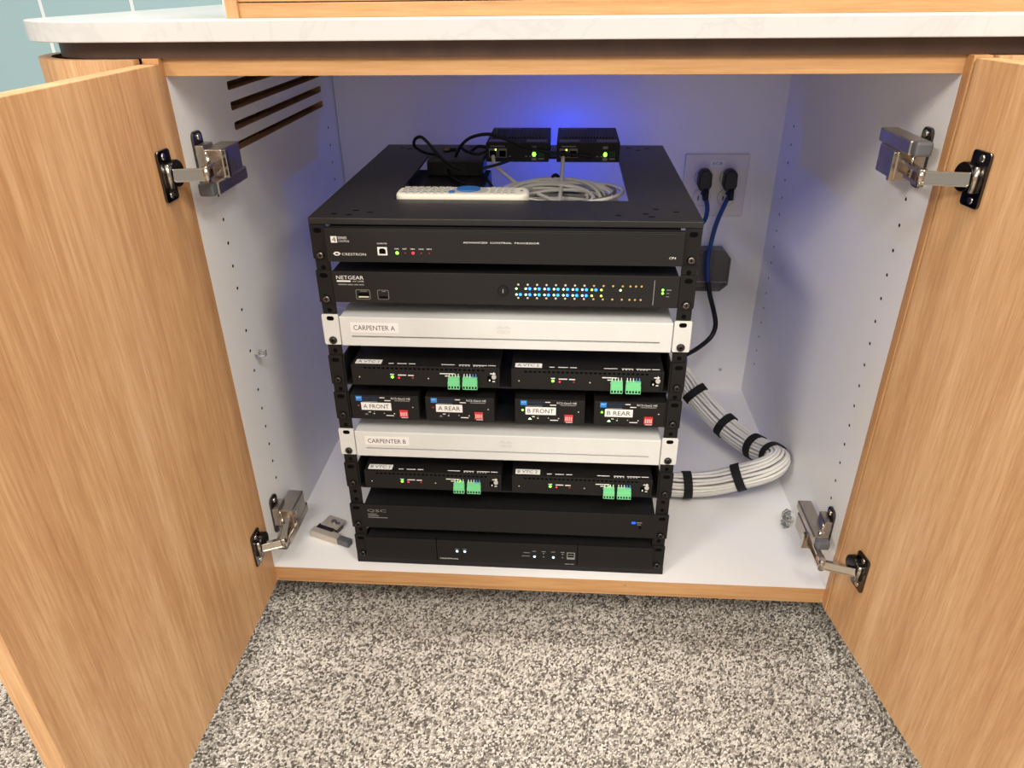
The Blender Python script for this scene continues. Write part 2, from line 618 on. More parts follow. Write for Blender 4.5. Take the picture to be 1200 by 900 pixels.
def capsule_outline(x_left, y_front, y_back, r, x_right=None, n=14):
    """front-left and front-right rounded outline, counter clockwise from above"""
    x_right = 2 * XC - x_left if x_right is None else x_right
    o = [(x_right - r + r * math.cos(a), y_front + r + r * math.sin(a)) for a in [math.radians(-90 + 90 * i / n) for i in range(n + 1)]]
    o += [(x_right, y_back), (x_left, y_back)]
    o += [(x_left + r - r * math.cos(a), y_front + r - r * math.sin(a)) for a in [math.radians(90 * i / n) for i in range(n + 1)]]
    return o


def end_shell(side):
    n = 14
    ro, t, r = -132, 13, 102
    P = [(XL - 20, -26)] + [(ro + r - r * math.sin(a), -26 + r - r * math.cos(a)) for a in [math.radians(90 * i / n) for i in range(n + 1)]] + [(ro, D + 16)]
    ri = r - t
    Q = [(XL - 20, -26 + t)] + [(ro + t + ri - ri * math.sin(a), -26 + t + ri - ri * math.cos(a)) for a in [math.radians(90 * i / n) for i in range(n + 1)]] + [(ro + t, D + 16)]
    if side > 0:
        P = [(2 * XC - a, b) for a, b in P]; Q = [(2 * XC - a, b) for a, b in Q]
    m = MB(); k = len(P)
    for z in (-29, 743):
        m.v += [(a, b, z) for a, b in P] + [(a, b, z) for a, b in Q]
    o = 2 * k
    for i in range(k - 1):
        for f in ((i, i + 1, i + 1 + o, i + o), (k + i, k + i + o, k + i + 1 + o, k + i + 1), (i + o, i + 1 + o, k + i + 1 + o, k + i + o), (i, k + i, k + i + 1, i + 1)):
            m.f.append(f); m.sm.append(False); m.mi.append(0)
    for f in ((0, o, o + k, k), (k - 1, 2 * k - 1, o + 2 * k - 1, o + k - 1)):
        m.f.append(f); m.sm.append(False); m.mi.append(0)
    return m


for sd in (-1, 1):
    e_ = end_shell(sd).build('curved_end_panel', WV, cab)
    xa, xb = sorted((-131.5, XL - 20)) if sd < 0 else sorted((2 * XC + 131.5, 2 * XC - XL + 20))
    MB().box(xa, xb, D + 4, D + 15.5, -29, 742).build('end_back_board', WBROWN, e_)
MB().prism(capsule_outline(-108, -6, D + 10, 84), 743, 760).build('recessed_reveal_strip', REVEAL, cab)

# doors: left opened square, right opened a little further
dl = MB().box(42.7 - 20, 42.7, -11 - 452, -11, -28, 738).build('door', WV, cab, bevel=0.8)
dl['label'] = 'left oak door opened square to the front'
th = math.radians(80.92)
ddir = Vector((math.cos(th), -math.sin(th), 0)); dnor = Vector((math.sin(th), math.cos(th), 0))
me = MB().box(0, 452, 0, 20, -29, 741).mesh('door', WV, (0, 0, 0), 0.8)
dr = bpy.data.objects.new('door', me); COL.objects.link(dr); dr.parent = cab
dr.location = (Vector((896.9, -18.6, 0)) - Vector(org)) * 0.001
dr.rotation_euler = (0, 0, -th)
dr['label'] = 'right oak door opened slightly past square'


# concealed hinges -----------------------------------------------------------
def hinge(side, zc, cup_s, cup_dz=0, low=False):
    """side -1: on the left wall, +1: on the right wall. inward offset i from the wall face"""
    def X(i): return XL + i if side < 0 else XR - i
    def bx(m, i0, i1, y0, y1, z0, z1):
        a, b = sorted((X(i0), X(i1))); return m.box(a, b, y0, y1, z0, z1)
    if side < 0:
        hp = Vector((42.7, -11, 0)); dd = Vector((0, -1, 0)); nn = Vector((1, 0, 0))
    else:
        hp = Vector((896.9, -18.6, 0)); dd = ddir; nn = -dnor
    zz = Vector((0, 0, 1))
    c = hp + dd * cup_s + zz * (zc + cup_dz)
    b0, b1, d0, d1 = (-20, 13, -36, -20) if side < 0 else ((-36, -9, -9, 5) if low else (-24, 8, 8, 24))
    hg = bx(MB(), 10, 34, 26, 80, zc + b0, zc + b1).build('hinge', NICK, cab, bevel=1.5)
    m = bx(MB(), 30, 38, 27, 34, zc + b0 - 1, zc + b1 - 1)
    m.build('front_flange', CHROME, hg, bevel=0.8)
    m = bx(MB(), 12, 33, 4, 92, zc + d0, zc + d1)
    m.build('damper_housing', NICK, hg, bevel=2)
    m = bx(MB(), 13, 32, -10, 4, zc + d0 + 1, zc + d1 + 1)
    m.build('damper_cap', GREYPL, hg, bevel=3)
    # wing mounting plate on the wall
    pts = rr(24, 48, zc - 34, zc + 33, 8)
    a, b = sorted((X(0), X(4)))
    MB().prism(pts, a, b, 'yz').build('mounting_plate', DKNICK, hg, bevel=0.8)
    for dz in (26, -27):
        MB().cyl((X(3.5), 36, zc + dz), (-side, 0, 0), 5, 3, 14, r2=3.5).build('plate_screw', CHROME, hg)
    m = bx(MB(), 4, 14, 22, 50, zc - 14, zc + 18)
    m.cyl((X(4), 30, zc + 6), (-side, 0, 0), 9, 12, 16, r2=6)
    m.build('clip_base', NICK, hg, bevel=1)
    # knuckle links between body and arm
    k = Vector((X(36), -27, zc - 4)) if side < 0 else Vector((X(34), -42, zc - 5))
    m = MB()
    m.cyl(k - zz * 9, (0, 0, 1), 4.2, 18, 12)
    bz = zc + (b0 + b1) / 2
    m.bar(k + zz * 6, (X(26), 30, bz + 7), 8, 3)
    m.bar(k - zz * 6, (X(26), 30, bz - 7), 8, 3)
    m.cyl(Vector((X(22), 12, zc - 12)), (0, 0, 1), 3.2, 22, 10)
    m.build('knuckle', CHROME, hg)
    MB().box(min(X(27), X(37)), max(X(27), X(37)), k.y + 6, k.y + 17, k.z - 5, k.z + 4).build('knuckle_link', mat('bronze_link', (168, 128, 92), 0.3, metal=1.0), hg, bevel=0.8)
    # arm to the cup
    e = c + nn * 8 + zz * 0
    m = MB().bar(k, e, 13, 3, up=nn)
    m.bar(k + zz * 6.5, e + zz * 6.5, 1.6, 9, up=nn)
    m.bar(k - zz * 6.5, e - zz * 6.5, 1.6, 9, up=nn)
    m.build('arm', CHROME, hg, bevel=0.5)
    # cup with screw plate on the door
    m = MB()
    ol = rr(-14, 14, -28, 28, 4)
    vs0 = [c + dd * a + zz * b + nn * 0.1 for a, b in ol]; vs1 = [c + dd * a + zz * b + nn * 3.0 for a, b in ol]
    n = len(ol)
    m.add(vs0 + vs1, [(i, (i + 1) % n, (i + 1) % n + n, i + n) for i in range(n)] + [tuple(reversed(range(n))), tuple(range(n, 2 * n))])
    m.build('cup_plate', DKNICK, hg, bevel=0.6)
    m = MB().cyl(c - dd * 13 + nn * 0.2, nn, 15, 8, 24)
    m.build('cup', mat('black_nickel', (44, 42, 42), 0.25, metal=0.9), hg, bevel=0.8)
    for dz in (-21, 21):
        MB().cyl(c + dd * 2 + zz * dz + nn * 2.5, nn, 4.2, 1.6, 12, r2=3.2).build('plate_screw', CHROME, hg)
    m = MB().cyl(c + dd * 3 - zz * 13 + nn * 5, zz, 3.2, 26, 10)
    m.build('pivot_pin', CHROME, hg)
    return hg


hinge(-1, 627, 41)
hinge(-1, 80, 33)
hinge(1, 632, 52)
hinge(1, 92, 50, 8, True)

# ------------------------------------------------------------------ countertop and hutch
ct = single(MB().prism(capsule_outline(-138, -22, 660, 98), 760, 781), 'countertop', QUARTZ, 'white quartz countertop with a rounded corner on the oak credenza', 'countertop', bevel=1.2)
hu = thing('hutch', 'oak hutch box standing on the white quartz countertop', 'hutch', (600, 200, 781))
MB().box(118, 131, 10, 40, 781, 1000).build('stile', WV, hu, bevel=0.5)
MB().box(131, 1060, 14, 40, 781, 795.5).build('bottom_rail', WX, hu, bevel=0.8)
MB().box(131, 1060, 14, 40, 796.5, 1000).build('front_board', WX, hu, bevel=0.8)
MB().box(118.5, 1060, 40, 460, 781, 998).build('carcass', WV, hu)

# ------------------------------------------------------------------ rack
RYAW = -0.00467
RK = Matrix.Translation((0.17096, 0.02071, 0)) @ Matrix.Rotation(RYAW, 4, 'Z')
W = 482.6
RD = 458.8
rack = thing('equipment_rack', 'black open frame equipment rack standing in the cabinet', 'rack', (W / 2, RD / 2, 0), rack=True)
# top panel with a rectangular opening
lid = MB()
z0, z1 = 556.5, 559.8
U0, U1, V0, V1 = 88, 400, 90, 360
lid.box(0, W, 0, V0, z0, z1); lid.box(0, W, V1, RD, z0, z1); lid.box(0, U0, V0, V1, z0, z1); lid.box(U1, W, V0, V1, z0, z1)
lidm = bpy.data.meshes.new('tmp')
ol = lid.mesh('top_panel', BLKLID, ORG[rack.name])
lid_o = bpy.data.objects.new('top_panel', ol); COL.objects.link(lid_o); lid_o.parent = rack
lp = MB().box(0, W, -1, 1.2, 551.5, 559.9)
lp.build('front_lip', BLKLID, lid_o, bevel=1.0)
for ua_ in (0, W - 2): MB().box(ua_, ua_ + 2, 1.2, RD, 540, 557).build('side_lip', BLKLID, lid_o)
SLOTM = MB().prism(rr(-4, 4, -2.2, 2.2, 2, 3), -0.2, 0.15).mesh('mounting_slot', HOLE)
for u, v in ((28, 18), (48, 14), (52, 34), (72, 26), (W - 28, 40), (W - 60, 18), (W - 66, 30), (W - 100, 22), (30, 430), (46, 420), (W - 30, 430), (W - 60, 436), (W - 46, 415), (150, 440), (W - 52, 52)):
    inst(SLOTM, 'mounting_slot', lid_o, (u, v, z1))
bs = MB().box(0, W, 0, RD, 0, 3).box(0, W, -0.5, 2, 0, 13).box(0, 2, 2, RD, 0, 13).box(W - 2, W, 2, RD, 0, 13)
bs.build('base_frame', BLK, rack)


def post(u0, u1, v0, v1, front):
    ua, ub = (u0, u0 + 2) if u0 < W / 2 else (u1 - 2, u1)
    m = MB().box(u0, u1, v0, v0 + 2.2, 13, 556).box(ua, ub, v0 + 2.2, v1, 13, 556)
    p = m.build('post', BLK, rack)
    if front:
        h = MB(); z = 22.0
        uc = (u0 + u1) / 2
        while z < 550:
            h.cyl((uc, v0 - 0.25, z), (0, 1, 0), 3.1, 0.4, 10)
            z += 14.8
        h.build('tapped_holes', HOLE, p)
    return p


post(2, 20.5, 0, 32, True); post(W - 20.5, W - 2, 0, 32, True)
post(2, 20.5, RD - 4, RD - 1, False); post(W - 20.5, W - 2, RD - 4, RD - 1, False)

# shared small meshes
scr = MB()
scr.cyl((0, 0, 0), (0, -1, 0), 5.4, 1.4, 18); scr.cyl((0, -1.4, 0), (0, -1, 0), 5.4, 1.6, 18, r2=3.2)
scr.box(-2.6, 2.6, -3.25, -2.9, -0.6, 0.6); scr.box(-0.6, 0.6, -3.25, -2.9, -2.6, 2.6)
for i in range(len(scr.mi)):
    if i >= len(scr.mi) - 12: scr.mi[i] = 1
SCREW_S = scr.mesh('screw', [STEEL, HOLE])
SCREW_B = scr.mesh('screw', [BSTEEL, HOLE])


def led_mesh(name, m, r=1.5):
    return MB().cyl((0, 0, 0), (0, -1, 0), r, 0.5, 10, r2=r * 0.7).mesh(name, m)


LED = {k: led_mesh('status_led', m) for k, m in dict(g=LGREEN, r=LRED, dr=LDRED, b=LBLUE, c=LCYAN, y=LYG, p=LPALE, o=LOFF, au=LGOLD).items()}
LEDB = {k: led_mesh('status_led', m, 2.0) for k, m in dict(g=LGREEN, r=LRED, c=LCYAN, b=LBLUE).items()}


def ears(root, zb, m, vf=-2.6, screw=SCREW_B, h=43.7, u_in=21.0, zs=6.8):
    for s in (0, 1):
        u0, u1 = (0.8, u_in) if s == 0 else (W - u_in, W - 0.8)
        e = MB().prism(rr(u0, u1, zb, zb + h, 1.5, 3), vf, -0.1, 'xz').build('ear', m, root, bevel=0.4)
        uc = 10.6 if s == 0 else W - 10.6
        MB().prism(rr(uc - 5.2, uc + 5.2, zb + h - 9.8, zb + h - 3.6, 3.0, 4), vf - 0.15, vf + 0.1, 'xz').build('ear_slot', HOLE, e)
        inst(screw, 'screw', root, (uc, vf, zb + zs))


# 1. control processor ------------------------------------------------------------
zb = 507.6
d = thing('control_processor', 'charcoal one-unit control processor at the very top of the rack', 'processor', (W / 2, 0, zb), rack=True)
ears(d, zb, BLK, screw=SCREW_S, zs=5)
MB().box(25, 457, 0, 98, zb + 0.5, 549.5).build('chassis', CHAS, d)
MB().box(21.5, 461.2, -9, -0.2, 506.4, 547.2).build('faceplate', FACE, d, bevel=0.6)
MB().box(21.5, 461.2, -9, -0.2, 547.3, 549.2).build('top_trim', FACE, d, bevel=0.5)
vf = -9.15
L = MB()
quad(L, 28.4, 36.2, 531.2, 539.4, vf)
text(L, '4', 29.9, 532.3, 6.2, vf - 0.1, 4.8, mi=1)
text(L, 'SERIES', 37.6, 535.9, 3.2, vf, 11)
text(L, 'CONTROL', 37.6, 532.0, 2.4, vf, 14.2)
L.prism([(29, 517), (32, 519.4), (36, 519.4), (39, 517), (36, 514.6), (32, 514.6)], vf, vf + 0.2, 'xz')
L.prism([(31.5, 517), (33, 518), (35, 518), (36.5, 517), (35, 516), (33, 516)], vf - 0.1, vf + 0.1, 'xz')
for i in range(8): L.mi[-1 - i] = 1
text(L, 'CRESTRON', 40.3, 514.9, 3.2, vf, 30.5)
text(L, 'COMPUTER', 86.2, 530, 1.7, vf, 12.5)
for i, t in enumerate(('PWR', 'NET', 'MSG', 'HW-R', 'HW-R')):
    text(L, t, 107.8 + 10 * i, 523.4, 1.7, vf, 5.2 if len(t) < 4 else 6.4)
text(L, 'ADVANCED  CONTROL  PROCESSOR', 193.5, 532.4, 2.1, vf, 93.5)
text(L, 'CP4', 444.6, 515.6, 3.0, vf, 8)
L.build('lettering', [LETTER, FACE], d)
pt = MB().box(86, 98.2, vf - 0.2, vf + 0.3, 515.8, 526.3).build('usb_port', LETTER, d)
MB().prism([(88, 517.6), (96.2, 517.6), (96.2, 522.8), (94.4, 524.6), (89.8, 524.6), (88, 522.8)], vf - 0.35, vf - 0.1, 'xz').build('port_opening', HOLE, pt)
for i, k in enumerate(('g', None, 'r', 'dr', 'dr')):
    u = 110.5 + 10.05 * i
    if k in ('g', 'r'): inst(LEDB[k], 'status_led', d, (u, vf, 519))
    else: inst(LED['dr'], 'status_led', d, (u, vf, 519)).scale = (0.55, 1, 0.75)

# 2. network switch ------------------------------------------------------------
zb = 448.4
d = thing('network_switch', 'black network switch with blue port lights below the control processor', 'network switch', (W / 2, 0, zb), rack=True)
ears(d, zb, BLK, screw=SCREW_S, zs=5)
MB().box(22, 460, 0, 300, zb + 0.6, 490.5).build('chassis', CHAS, d)
MB().box(21.5, 461.2, -4, -0.2, 449.4, 491.6).build('faceplate', FACE, d, bevel=0.6)
vf = -4.15
L = MB()
text(L, 'NETGEAR', 27.3, 481.2, 5.0, vf, 35.6)
quad(L, 27.6, 45.6, 477.8, 479.8, vf)
text(L, 'AV LINE', 48, 477.9, 1.8, vf, 14.5)
for a_, b_ in ((28.8, 40.0), (41.2, 48.5), (49.6, 55.0), (56.2, 62.4)): quad(L, a_, b_, 473.4, 475.0, vf, mi=1)
L.prism([(u, z) for u, z in rr(50.6, 69, 454.4, 467.4, 2)], vf, vf + 0.2, 'xz'); n0 = len(L.mi)
quad(L, 429.9, 430.8, 453.2, 486.4, vf, mi=1)
for z in (473.8, 469.4, 465): quad(L, 446, 452 if z > 470 else 449.5, z - 0.5, z + 0.5, vf, mi=1)
L.build('lettering', [LETTER, DIM], d)
for u0, u1, full in ((50.4, 69.2, True), (78.8, 93.6, False)):
    p = MB().prism(rr(u0, u1, 454.2, 467.6, 2), vf - 0.1, vf + 0.1, 'xz').build('usb_port', DIM, d)
    MB().prism(rr(u0 + 0.6, u1 - 0.6, 454.8, 467.0, 1.8), vf - 0.2, vf - 0.05, 'xz').build('port_frame', FACE, p)
    if full:
        MB().box(u0 + 3, u1 - 1.6, vf - 0.3, vf - 0.15, 456.6, 463.2).build('port_opening', HOLE, p)
        MB().box(u0 + 3.4, u1 - 2, vf - 0.4, vf - 0.25, 456.8, 458.6).build('port_tongue', LOFF, p)
    else:
        MB().box(u0 + 2.4, u1 - 2.4, vf - 0.3, vf - 0.15, 456.4, 459).build('port_opening', HOLE, p)
    MB().box(u0 + 6, u1 - 4, vf - 0.3, vf - 0.15, 465.2, 466).build('port_mark', DIM, p)
k = MB().cyl((241.4, vf, 469.7), (0, -1, 0), 6.6, 3, 24, r2=6).build('round_button', FACE2, d, bevel=0.4)
MB().box(240.7, 242.1, vf - 3.2, vf - 2.9, 467.5, 472.5).build('button_mark', DIM, k)
us = [260.6 + 11.88 * i for i in range(12)] + [400.8, 407.8, 414.8]
for i, u in enumerate(us):
    c = 'o' if i < 8 else 'au'
    inst(LED[c], 'status_led', d, (u, vf, 477.9)); inst(LED[c], 'status_led', d, (u - 0.1, vf, 460.0))
    if i < 12:
        top = {0: ('p', None), 9: ('y', None), 10: (None, None), 11: ('p', None)}.get(i, ('p', 'b'))
        bot = {8: ('y', None), 9: ('y', None), 10: (None, None), 11: (None, None)}.get(i, ('p', 'b'))
        if i == 8: top = ('y', 'b')
        for (a, b), z in ((top, 472.6), (bot, 464.6)):
            if a: inst(LED[a], 'status_led', d, (u - 2.4, vf, z))
            if b: inst(LEDB[b], 'status_led', d, (u + 2.6, vf, z))
            if not a or not b:
                MB().prism(rr(u - 4.6, u + 4.6, z - 2, z + 2, 1), vf - 0.05, vf + 0.1, 'xz').build('led_window', CHAS, d)
    else:
        for z in (472.6, 464.6):
            MB().cyl((u, vf, z), (0, -1, 0), 2.6, 0.1, 12).build('led_window', CHAS, d)
inst(LED['g'], 'status_led', d, (441.2, vf, 473.8)); inst(LED['g'], 'status_led', d, (441.4, vf, 469.4))

# 3 and 6. white codecs -----------------------------------------------------------


def codec(zb, name_text, label):
    d = thing('video_codec', label, 'codec', (W / 2, 0, zb), group='white video codecs in the rack', rack=True)
    for s in (0, 1):
        u0, u1 = (0, 22.5) if s == 0 else (W - 22.5, W)
        e = MB().prism(rr(u0, u1, zb, zb + 43.7, 1.8, 3), -3.2, -0.6, 'xz').build('ear', CODEC, d, bevel=0.3)
        uc = 11.6 if s == 0 else W - 11.6
        MB().prism(rr(uc - 5.0, uc + 5.0, zb + 35.2, zb + 41.4, 3.0, 4), -3.35, -3.1, 'xz').build('ear_slot', HOLE, e)
        inst(SCREW_B, 'screw', d, (uc, -3.2, zb + 6.8))
    MB().box(24.5, W - 24.5, -1, 270, zb + 1, zb + 41).build('chassis', CODEC, d, bevel=0.8)
    fo = ORG[d.name]
    fm = MB().box(24, W - 24, -6, -1.2, zb + 0.2, zb + 42).mesh('faceplate', CODEC, fo, 1.0)
    fm = bool_cut(fm, [MB().prism(rr(38.5, 443.5, zb + 12.6, zb + 15.2, 1.2), -9, 0.5, 'xz').mesh('cut', CODEC, fo)])
    fm.name = 'faceplate'
    fp = bpy.data.objects.new('faceplate', fm); COL.objects.link(fp); fp.parent = d
    vf = -6.12
    lb = MB().box(38.3, 102.5, vf - 0.25, vf + 0.1, zb + 20.3, zb + 34.2).build('name_label', LABEL, d)
    text(MB(), name_text, 42.3, zb + 23.6, 7.0, vf - 0.35, 55.5).build('label_text', INK, lb)
    g = MB()
    for i, hh in enumerate((1.6, 2.8, 4.4, 2.8, 1.6, 2.8, 4.4, 2.8, 1.6)):
        zc = zb + 31
        g.box(231.8 + 2.2 * i, 232.7 + 2.2 * i, vf - 0.05, vf + 0.1, zc - 1.4, zc - 1.4 + hh)
    text(g, 'CISCO', 233, zb + 22.4, 4.6, vf - 0.05, 16.4)
    g.build('logo', CODECG, d)
    MB().box(439.6, 440.6, vf - 0.1, vf + 0.1, zb + 22, zb + 29).build('status_led', LPALE if False else LETTER, d)
    return d


codec(387.6, 'CARPENTER A', 'white video codec with label CARPENTER A under the network switch')
codec(209.6, 'CARPENTER B', 'white video codec with label CARPENTER B in the lower half of the rack')

# rack shelves ------------------------------------------------------------


def shelf(zb, tray_z, label, depth=260):
    d = thing('rack_shelf', label, 'shelf', (W / 2, 0, zb), group='black rack shelves', rack=True)
    ears(d, zb, BLK, u_in=19.5)
    MB().box(20.8, W - 20.8, -0.6, depth, tray_z - 2.4, tray_z).build('tray', BLK, d, bevel=0.4)
    for u0, u1 in ((20.2, 22.0), (W - 22, W - 20.2)):
        MB().prism([(-1, zb), (depth, zb), (depth, zb + 22), (60, zb + 42), (-1, zb + 42)], u0, u1, 'yz').build('side_flange', BLK, d)
    return d


shelf(327.0, 327.5, 'black rack shelf under the boxes labelled A VTC 1 and A VTC 2')
shelf(270.0, 272.6, 'black rack shelf carrying the four small front and rear boxes')
shelf(150.4, 150.8, 'black rack shelf under the boxes labelled B VTC 1 and B VTC 2')

GM = {}


def green_plug(n):
    if n in GM: return GM[n]
    w = 4.0 * n
    m = MB().box(0, w, -8, 0, 0, 10.5).box(0.3, w - 0.3, -6, 0, 10.5, 16)
    for i in range(n):
        m.box(4 * i + 0.9, 4 * i + 3.1, -8.2, -7.8, 1.4, 4.8, mi=1)
        m.cyl((4 * i + 2, -4, 15.9), (0, 0, 1), 1.2, 0.3, 8)
    GM[n] = m.mesh('terminal_plug', [GREEN, HOLE])
    return GM[n]


PIN = MB().box(-0.55, 0.55, -3, 0, 0, 4).mesh('wire_pin', LETTER)
PINB = MB().box(-0.55, 0.55, -3, 0, 0, 4).mesh('wire_pin', mat('blue_wire', (90, 140, 215), 0.5))


def vtc(u0, zb, st, label, colored=False):
    u1, zt = u0 + 203.5, zb + 30.4
    d = thing('extender_box', label, 'extender', ((u0 + u1) / 2, 0, zb), group='black extender boxes on the rack shelves', rack=True)
    MB().box(u0, u1, -4, 150, zb, zt).build('housing', FACE2, d, bevel=0.7)
    MB().box(u0 + 199.6, u0 + 200.3, -4.1, -3.8, zb + 1, zt - 1).build('cover_seam', HOLE, d)
    vf = -4.15
    h = MB()
    for i in range(27): h.prism(rr(u0 + 17.6 + 6.2 * i, u0 + 21.8 + 6.2 * i, zt - 5.4, zt - 2.6, 1.2, 2), vf, vf + 0.2, 'xz')
    h.build('vent_holes', HOLE, d)
    lb = MB().box(u0 + 5, u0 + 41, 0.5, 12.5, zt, zt + 0.25).build('name_label', LABEL, d)
    text(MB(), st, u0 + 8, 3.2, 6.4, zt + 0.35, 29, face='top').build('label_text', INK, lb)
    L = MB()
    for a, b in ((51, 58), (63, 76), (79, 88), (124, 142), (148, 163), (167, 186), (188, 198)):
        quad(L, u0 + a, u0 + b, zt, zt + 0.2, 2, t=1.6)
    for a in (148.5, 152.8, 157, 161.2, 168, 172, 176, 180): quad(L, u0 + a, u0 + a + 1.4, zt, zt + 0.2, -0.8, t=1.6)
    for a, b, z in ((53.5, 59, 16.4), (64, 75.5, 15.6), (78, 86, 15.4), (122, 142, 19.4), (129, 135, 16), (133, 135.5, 11.6), (190.6, 198, 21), (191.5, 197, 9.2)):
        quad(L, u0 + a, u0 + b, zb + z, zb + z + 1.5, vf)
    L.build('lettering', LETTER, d)
    inst(LEDB['g'], 'status_led', d, (u0 + 56.2, vf, zb + 13.2))
    inst(LED['r'], 'status_led', d, (u0 + 65.4, vf, zb + 12.2))
    inst(LED['dr'], 'status_led', d, (u0 + 84.4, vf, zb + 12.4))
    if colored: inst(LED['g'], 'status_led', d, (u0 + 143, vf, zb + 17))
    for x, z in ((10.5, 12), (106, 12)): inst(LED['o'], 'cover_screw', d, (u0 + x, vf, zb + z)).scale = (0.7, 1, 0.7)
    inst(green_plug(4), 'terminal_plug', d, (u0 + 133.5, vf, zb + 0.6))
    inst(green_plug(5), 'terminal_plug', d, (u0 + 153.4, vf, zb + 0.6))
    for i in range(4): inst(PIN, 'wire_pin', d, (u0 + 135.5 + 4 * i, vf, zb + 16.6))
    for i in range(5): inst(PINB if i > 2 else PIN, 'wire_pin', d, (u0 + 155.4 + 4 * i, vf, zb + 16.6))
    j = MB().box(u0 + 186.5, u0 + 193.5, vf - 0.1, vf + 0.1, zb + 9, zb + 18).build('slide_switch', HOLE, d)
    MB().box(u0 + 189, u0 + 190.8, vf - 0.6, vf - 0.1, zb + 10.5, zb + 13).build('switch_knob', LETTER, j)
    kb = MB().cyl((u0 + 195.8 + 0, vf, zb + 17.2), (0, -1, 0), 3.5, 2, 14, r2=3).build('ground_screw', CODECG, d)
    MB().box(u0 + 195.2, u0 + 196.4, vf - 0.2, vf, zb + 20.4, zb + 24).build('ground_mark', LETTER, kb)
    return d


vtc(31.0, 327.6, 'A VTC 1', 'black extender box labelled A VTC 1, directly above the A FRONT box')
vtc(250.2, 327.6, 'A VTC 2', 'black extender box labelled A VTC 2, directly above the B REAR box')
vtc(30.0, 151.6, 'B VTC 1', 'black extender box labelled B VTC 1, just under the CARPENTER B label', True)
vtc(249.2, 151.6, 'B VTC 2', 'black extender box labelled B VTC 2, beside the white cable bundle', True)


def rcs(u0, st, lw, label, green):
    zb = 273.0; u1 = u0 + 96.5; zt = zb + 38
    d = thing('camera_control_box', label, 'control box', ((u0 + u1) / 2, 0, zb), group='small black control boxes with white name labels', rack=True)
    MB().box(u0, u1, -4, 120, zb, zt).build('housing', FACE2, d, bevel=0.9)
    vf = -4.15
    L = MB()
    quad(L, u0 + 8, u0 + 16.8, zb + 28.6, zb + 36.2, vf, mi=2)
    text(L, 'SCT', u0 + 9.4, zb + 32.2, 2.4, vf - 0.1, 6)
    text(L, 'Sound Control', u0 + 18.4, zb + 33.2, 2.2, vf, 22.5, mi=1)
    text(L, 'Technologies', u0 + 18.4, zb + 29.6, 2.2, vf, 20, mi=1)
    quad(L, u0 + 17, u0 + 38, zb + 27.2, zb + 28.0, vf, mi=3)
    text(L, 'RCS-Gen2 HE', u0 + 58, zb + 32.0, 3.0, vf, 27)
    quad(L, u0 + 63, u0 + 84, zb + 29.4, zb + 30.6, vf, mi=3)
    for a, b, z, mi in ((42, 49, 33.6, 0), (48.5, 57, 29.2, 0), (49, 60, 5, 0), (46, 47, 8.4, 0), (60, 61.6, 8.2, 0), (24, 27.6, 10, 0), (31, 33, 7.6, 0), (32, 33, 10.6, 3), (70.5, 80, 2.2, 0), (87, 88.6, 19.4, 0), (10, 11.4, 20, 3)):
        quad(L, u0 + a, u0 + b, zb + z, zb + z + 1.3, vf, mi=mi)
    L.build('lettering', [LETTER, DIMBLUE, BLUEP, DIM], d)
    MB().prism([(u0 + 18.5, zb + 6), (u0 + 23.5, zb + 6), (u0 + 21, zb + 9)], vf, vf + 0.2, 'xz').build('arrow_mark', LPALE if green else DIM, d)
    lb = MB().box(u0 + 14.8, u0 + 14.8 + lw, vf - 0.3, vf + 0.1, zb + 14.2, zb + 26.2).build('name_label', LABEL, d)
    text(MB(), st, u0 + 17.8, zb + 17.0, 6.6, vf - 0.4, lw - 6.2).build('label_text', INK, lb)
    dp = MB().box(u0 + 68.5, u0 + 80.5, vf - 1.4, vf + 0.1, zb + 4.2, zb + 15.6).build('dip_switch', RED, d, bevel=0.4)
    q = MB()
    for i in range(4): q.box(u0 + 70 + 2.6 * i, u0 + 71.4 + 2.6 * i, vf - 2, vf - 1.3, zb + 6.5, zb + 12.5)
    q.build('switch_levers', mat('pink_lever', (240, 190, 190), 0.5), dp)
    inst(LED['dr' if not green else 'g'], 'status_led', d, (u0 + 10.8, vf, zb + 21))
    return d


rcs(24.0, 'A FRONT', 42.5, 'small black control box with white label A FRONT', False)
rcs(129.8, 'A REAR', 37, 'small black control box with white label A REAR', False)
rcs(254.6, 'B FRONT', 42, 'small black control box with white label B FRONT', True)
rcs(363.6, 'B REAR', 38, 'small black control box with white label B REAR', True)

# 8. amplifier ------------------------------------------------------------
zb = 74.6
d = thing('audio_amplifier', 'plain black audio amplifier, second device above the rack base', 'amplifier', (W / 2, 0, zb), rack=True)
MB().box(0.6, W - 0.6, -4.5, -0.2, zb, zb + 44).build('faceplate', FACE2, d, bevel=0.8)
MB().box(23, W - 23, 0, 280, zb + 1, zb + 42.5).build('chassis', CHAS, d)
vf = -4.65
for uc in (10.6, W - 10.6):
    MB().prism(rr(uc - 5.2, uc + 5.2, zb + 34.5, zb + 40.5, 3, 4), vf, vf + 0.3, 'xz').build('ear_slot', HOLE, d)
    inst(SCREW_B, 'screw', d, (uc, vf, zb + 6.8))
L = MB()
text(L, 'QSC', 27.4, 104.4, 6.2, vf, 29)
for i, w in enumerate((14, 17, 30)): quad(L, 27.6, 27.6 + w, 100.6 - 3.2 * i, 101.8 - 3.2 * i, vf, mi=0)
quad(L, 435, 443, 103.2, 104.4, vf); quad(L, 436, 441.6, 99.6, 100.6, vf)
L.build('lettering', DIM, d)
MB().prism(rr(427.4, 433.8, 101.6, 105.4, 1.5), vf - 0.4, vf, 'xz').build('power_led', mat('led_blue_soft', (30, 90, 220), 0.4, emit=(20, 80, 255), es=1.3), d)
MB().cyl((440.9, vf, 94.6), (0, -1, 0), 2, 0.8, 12).build('power_button', HOLE, d)

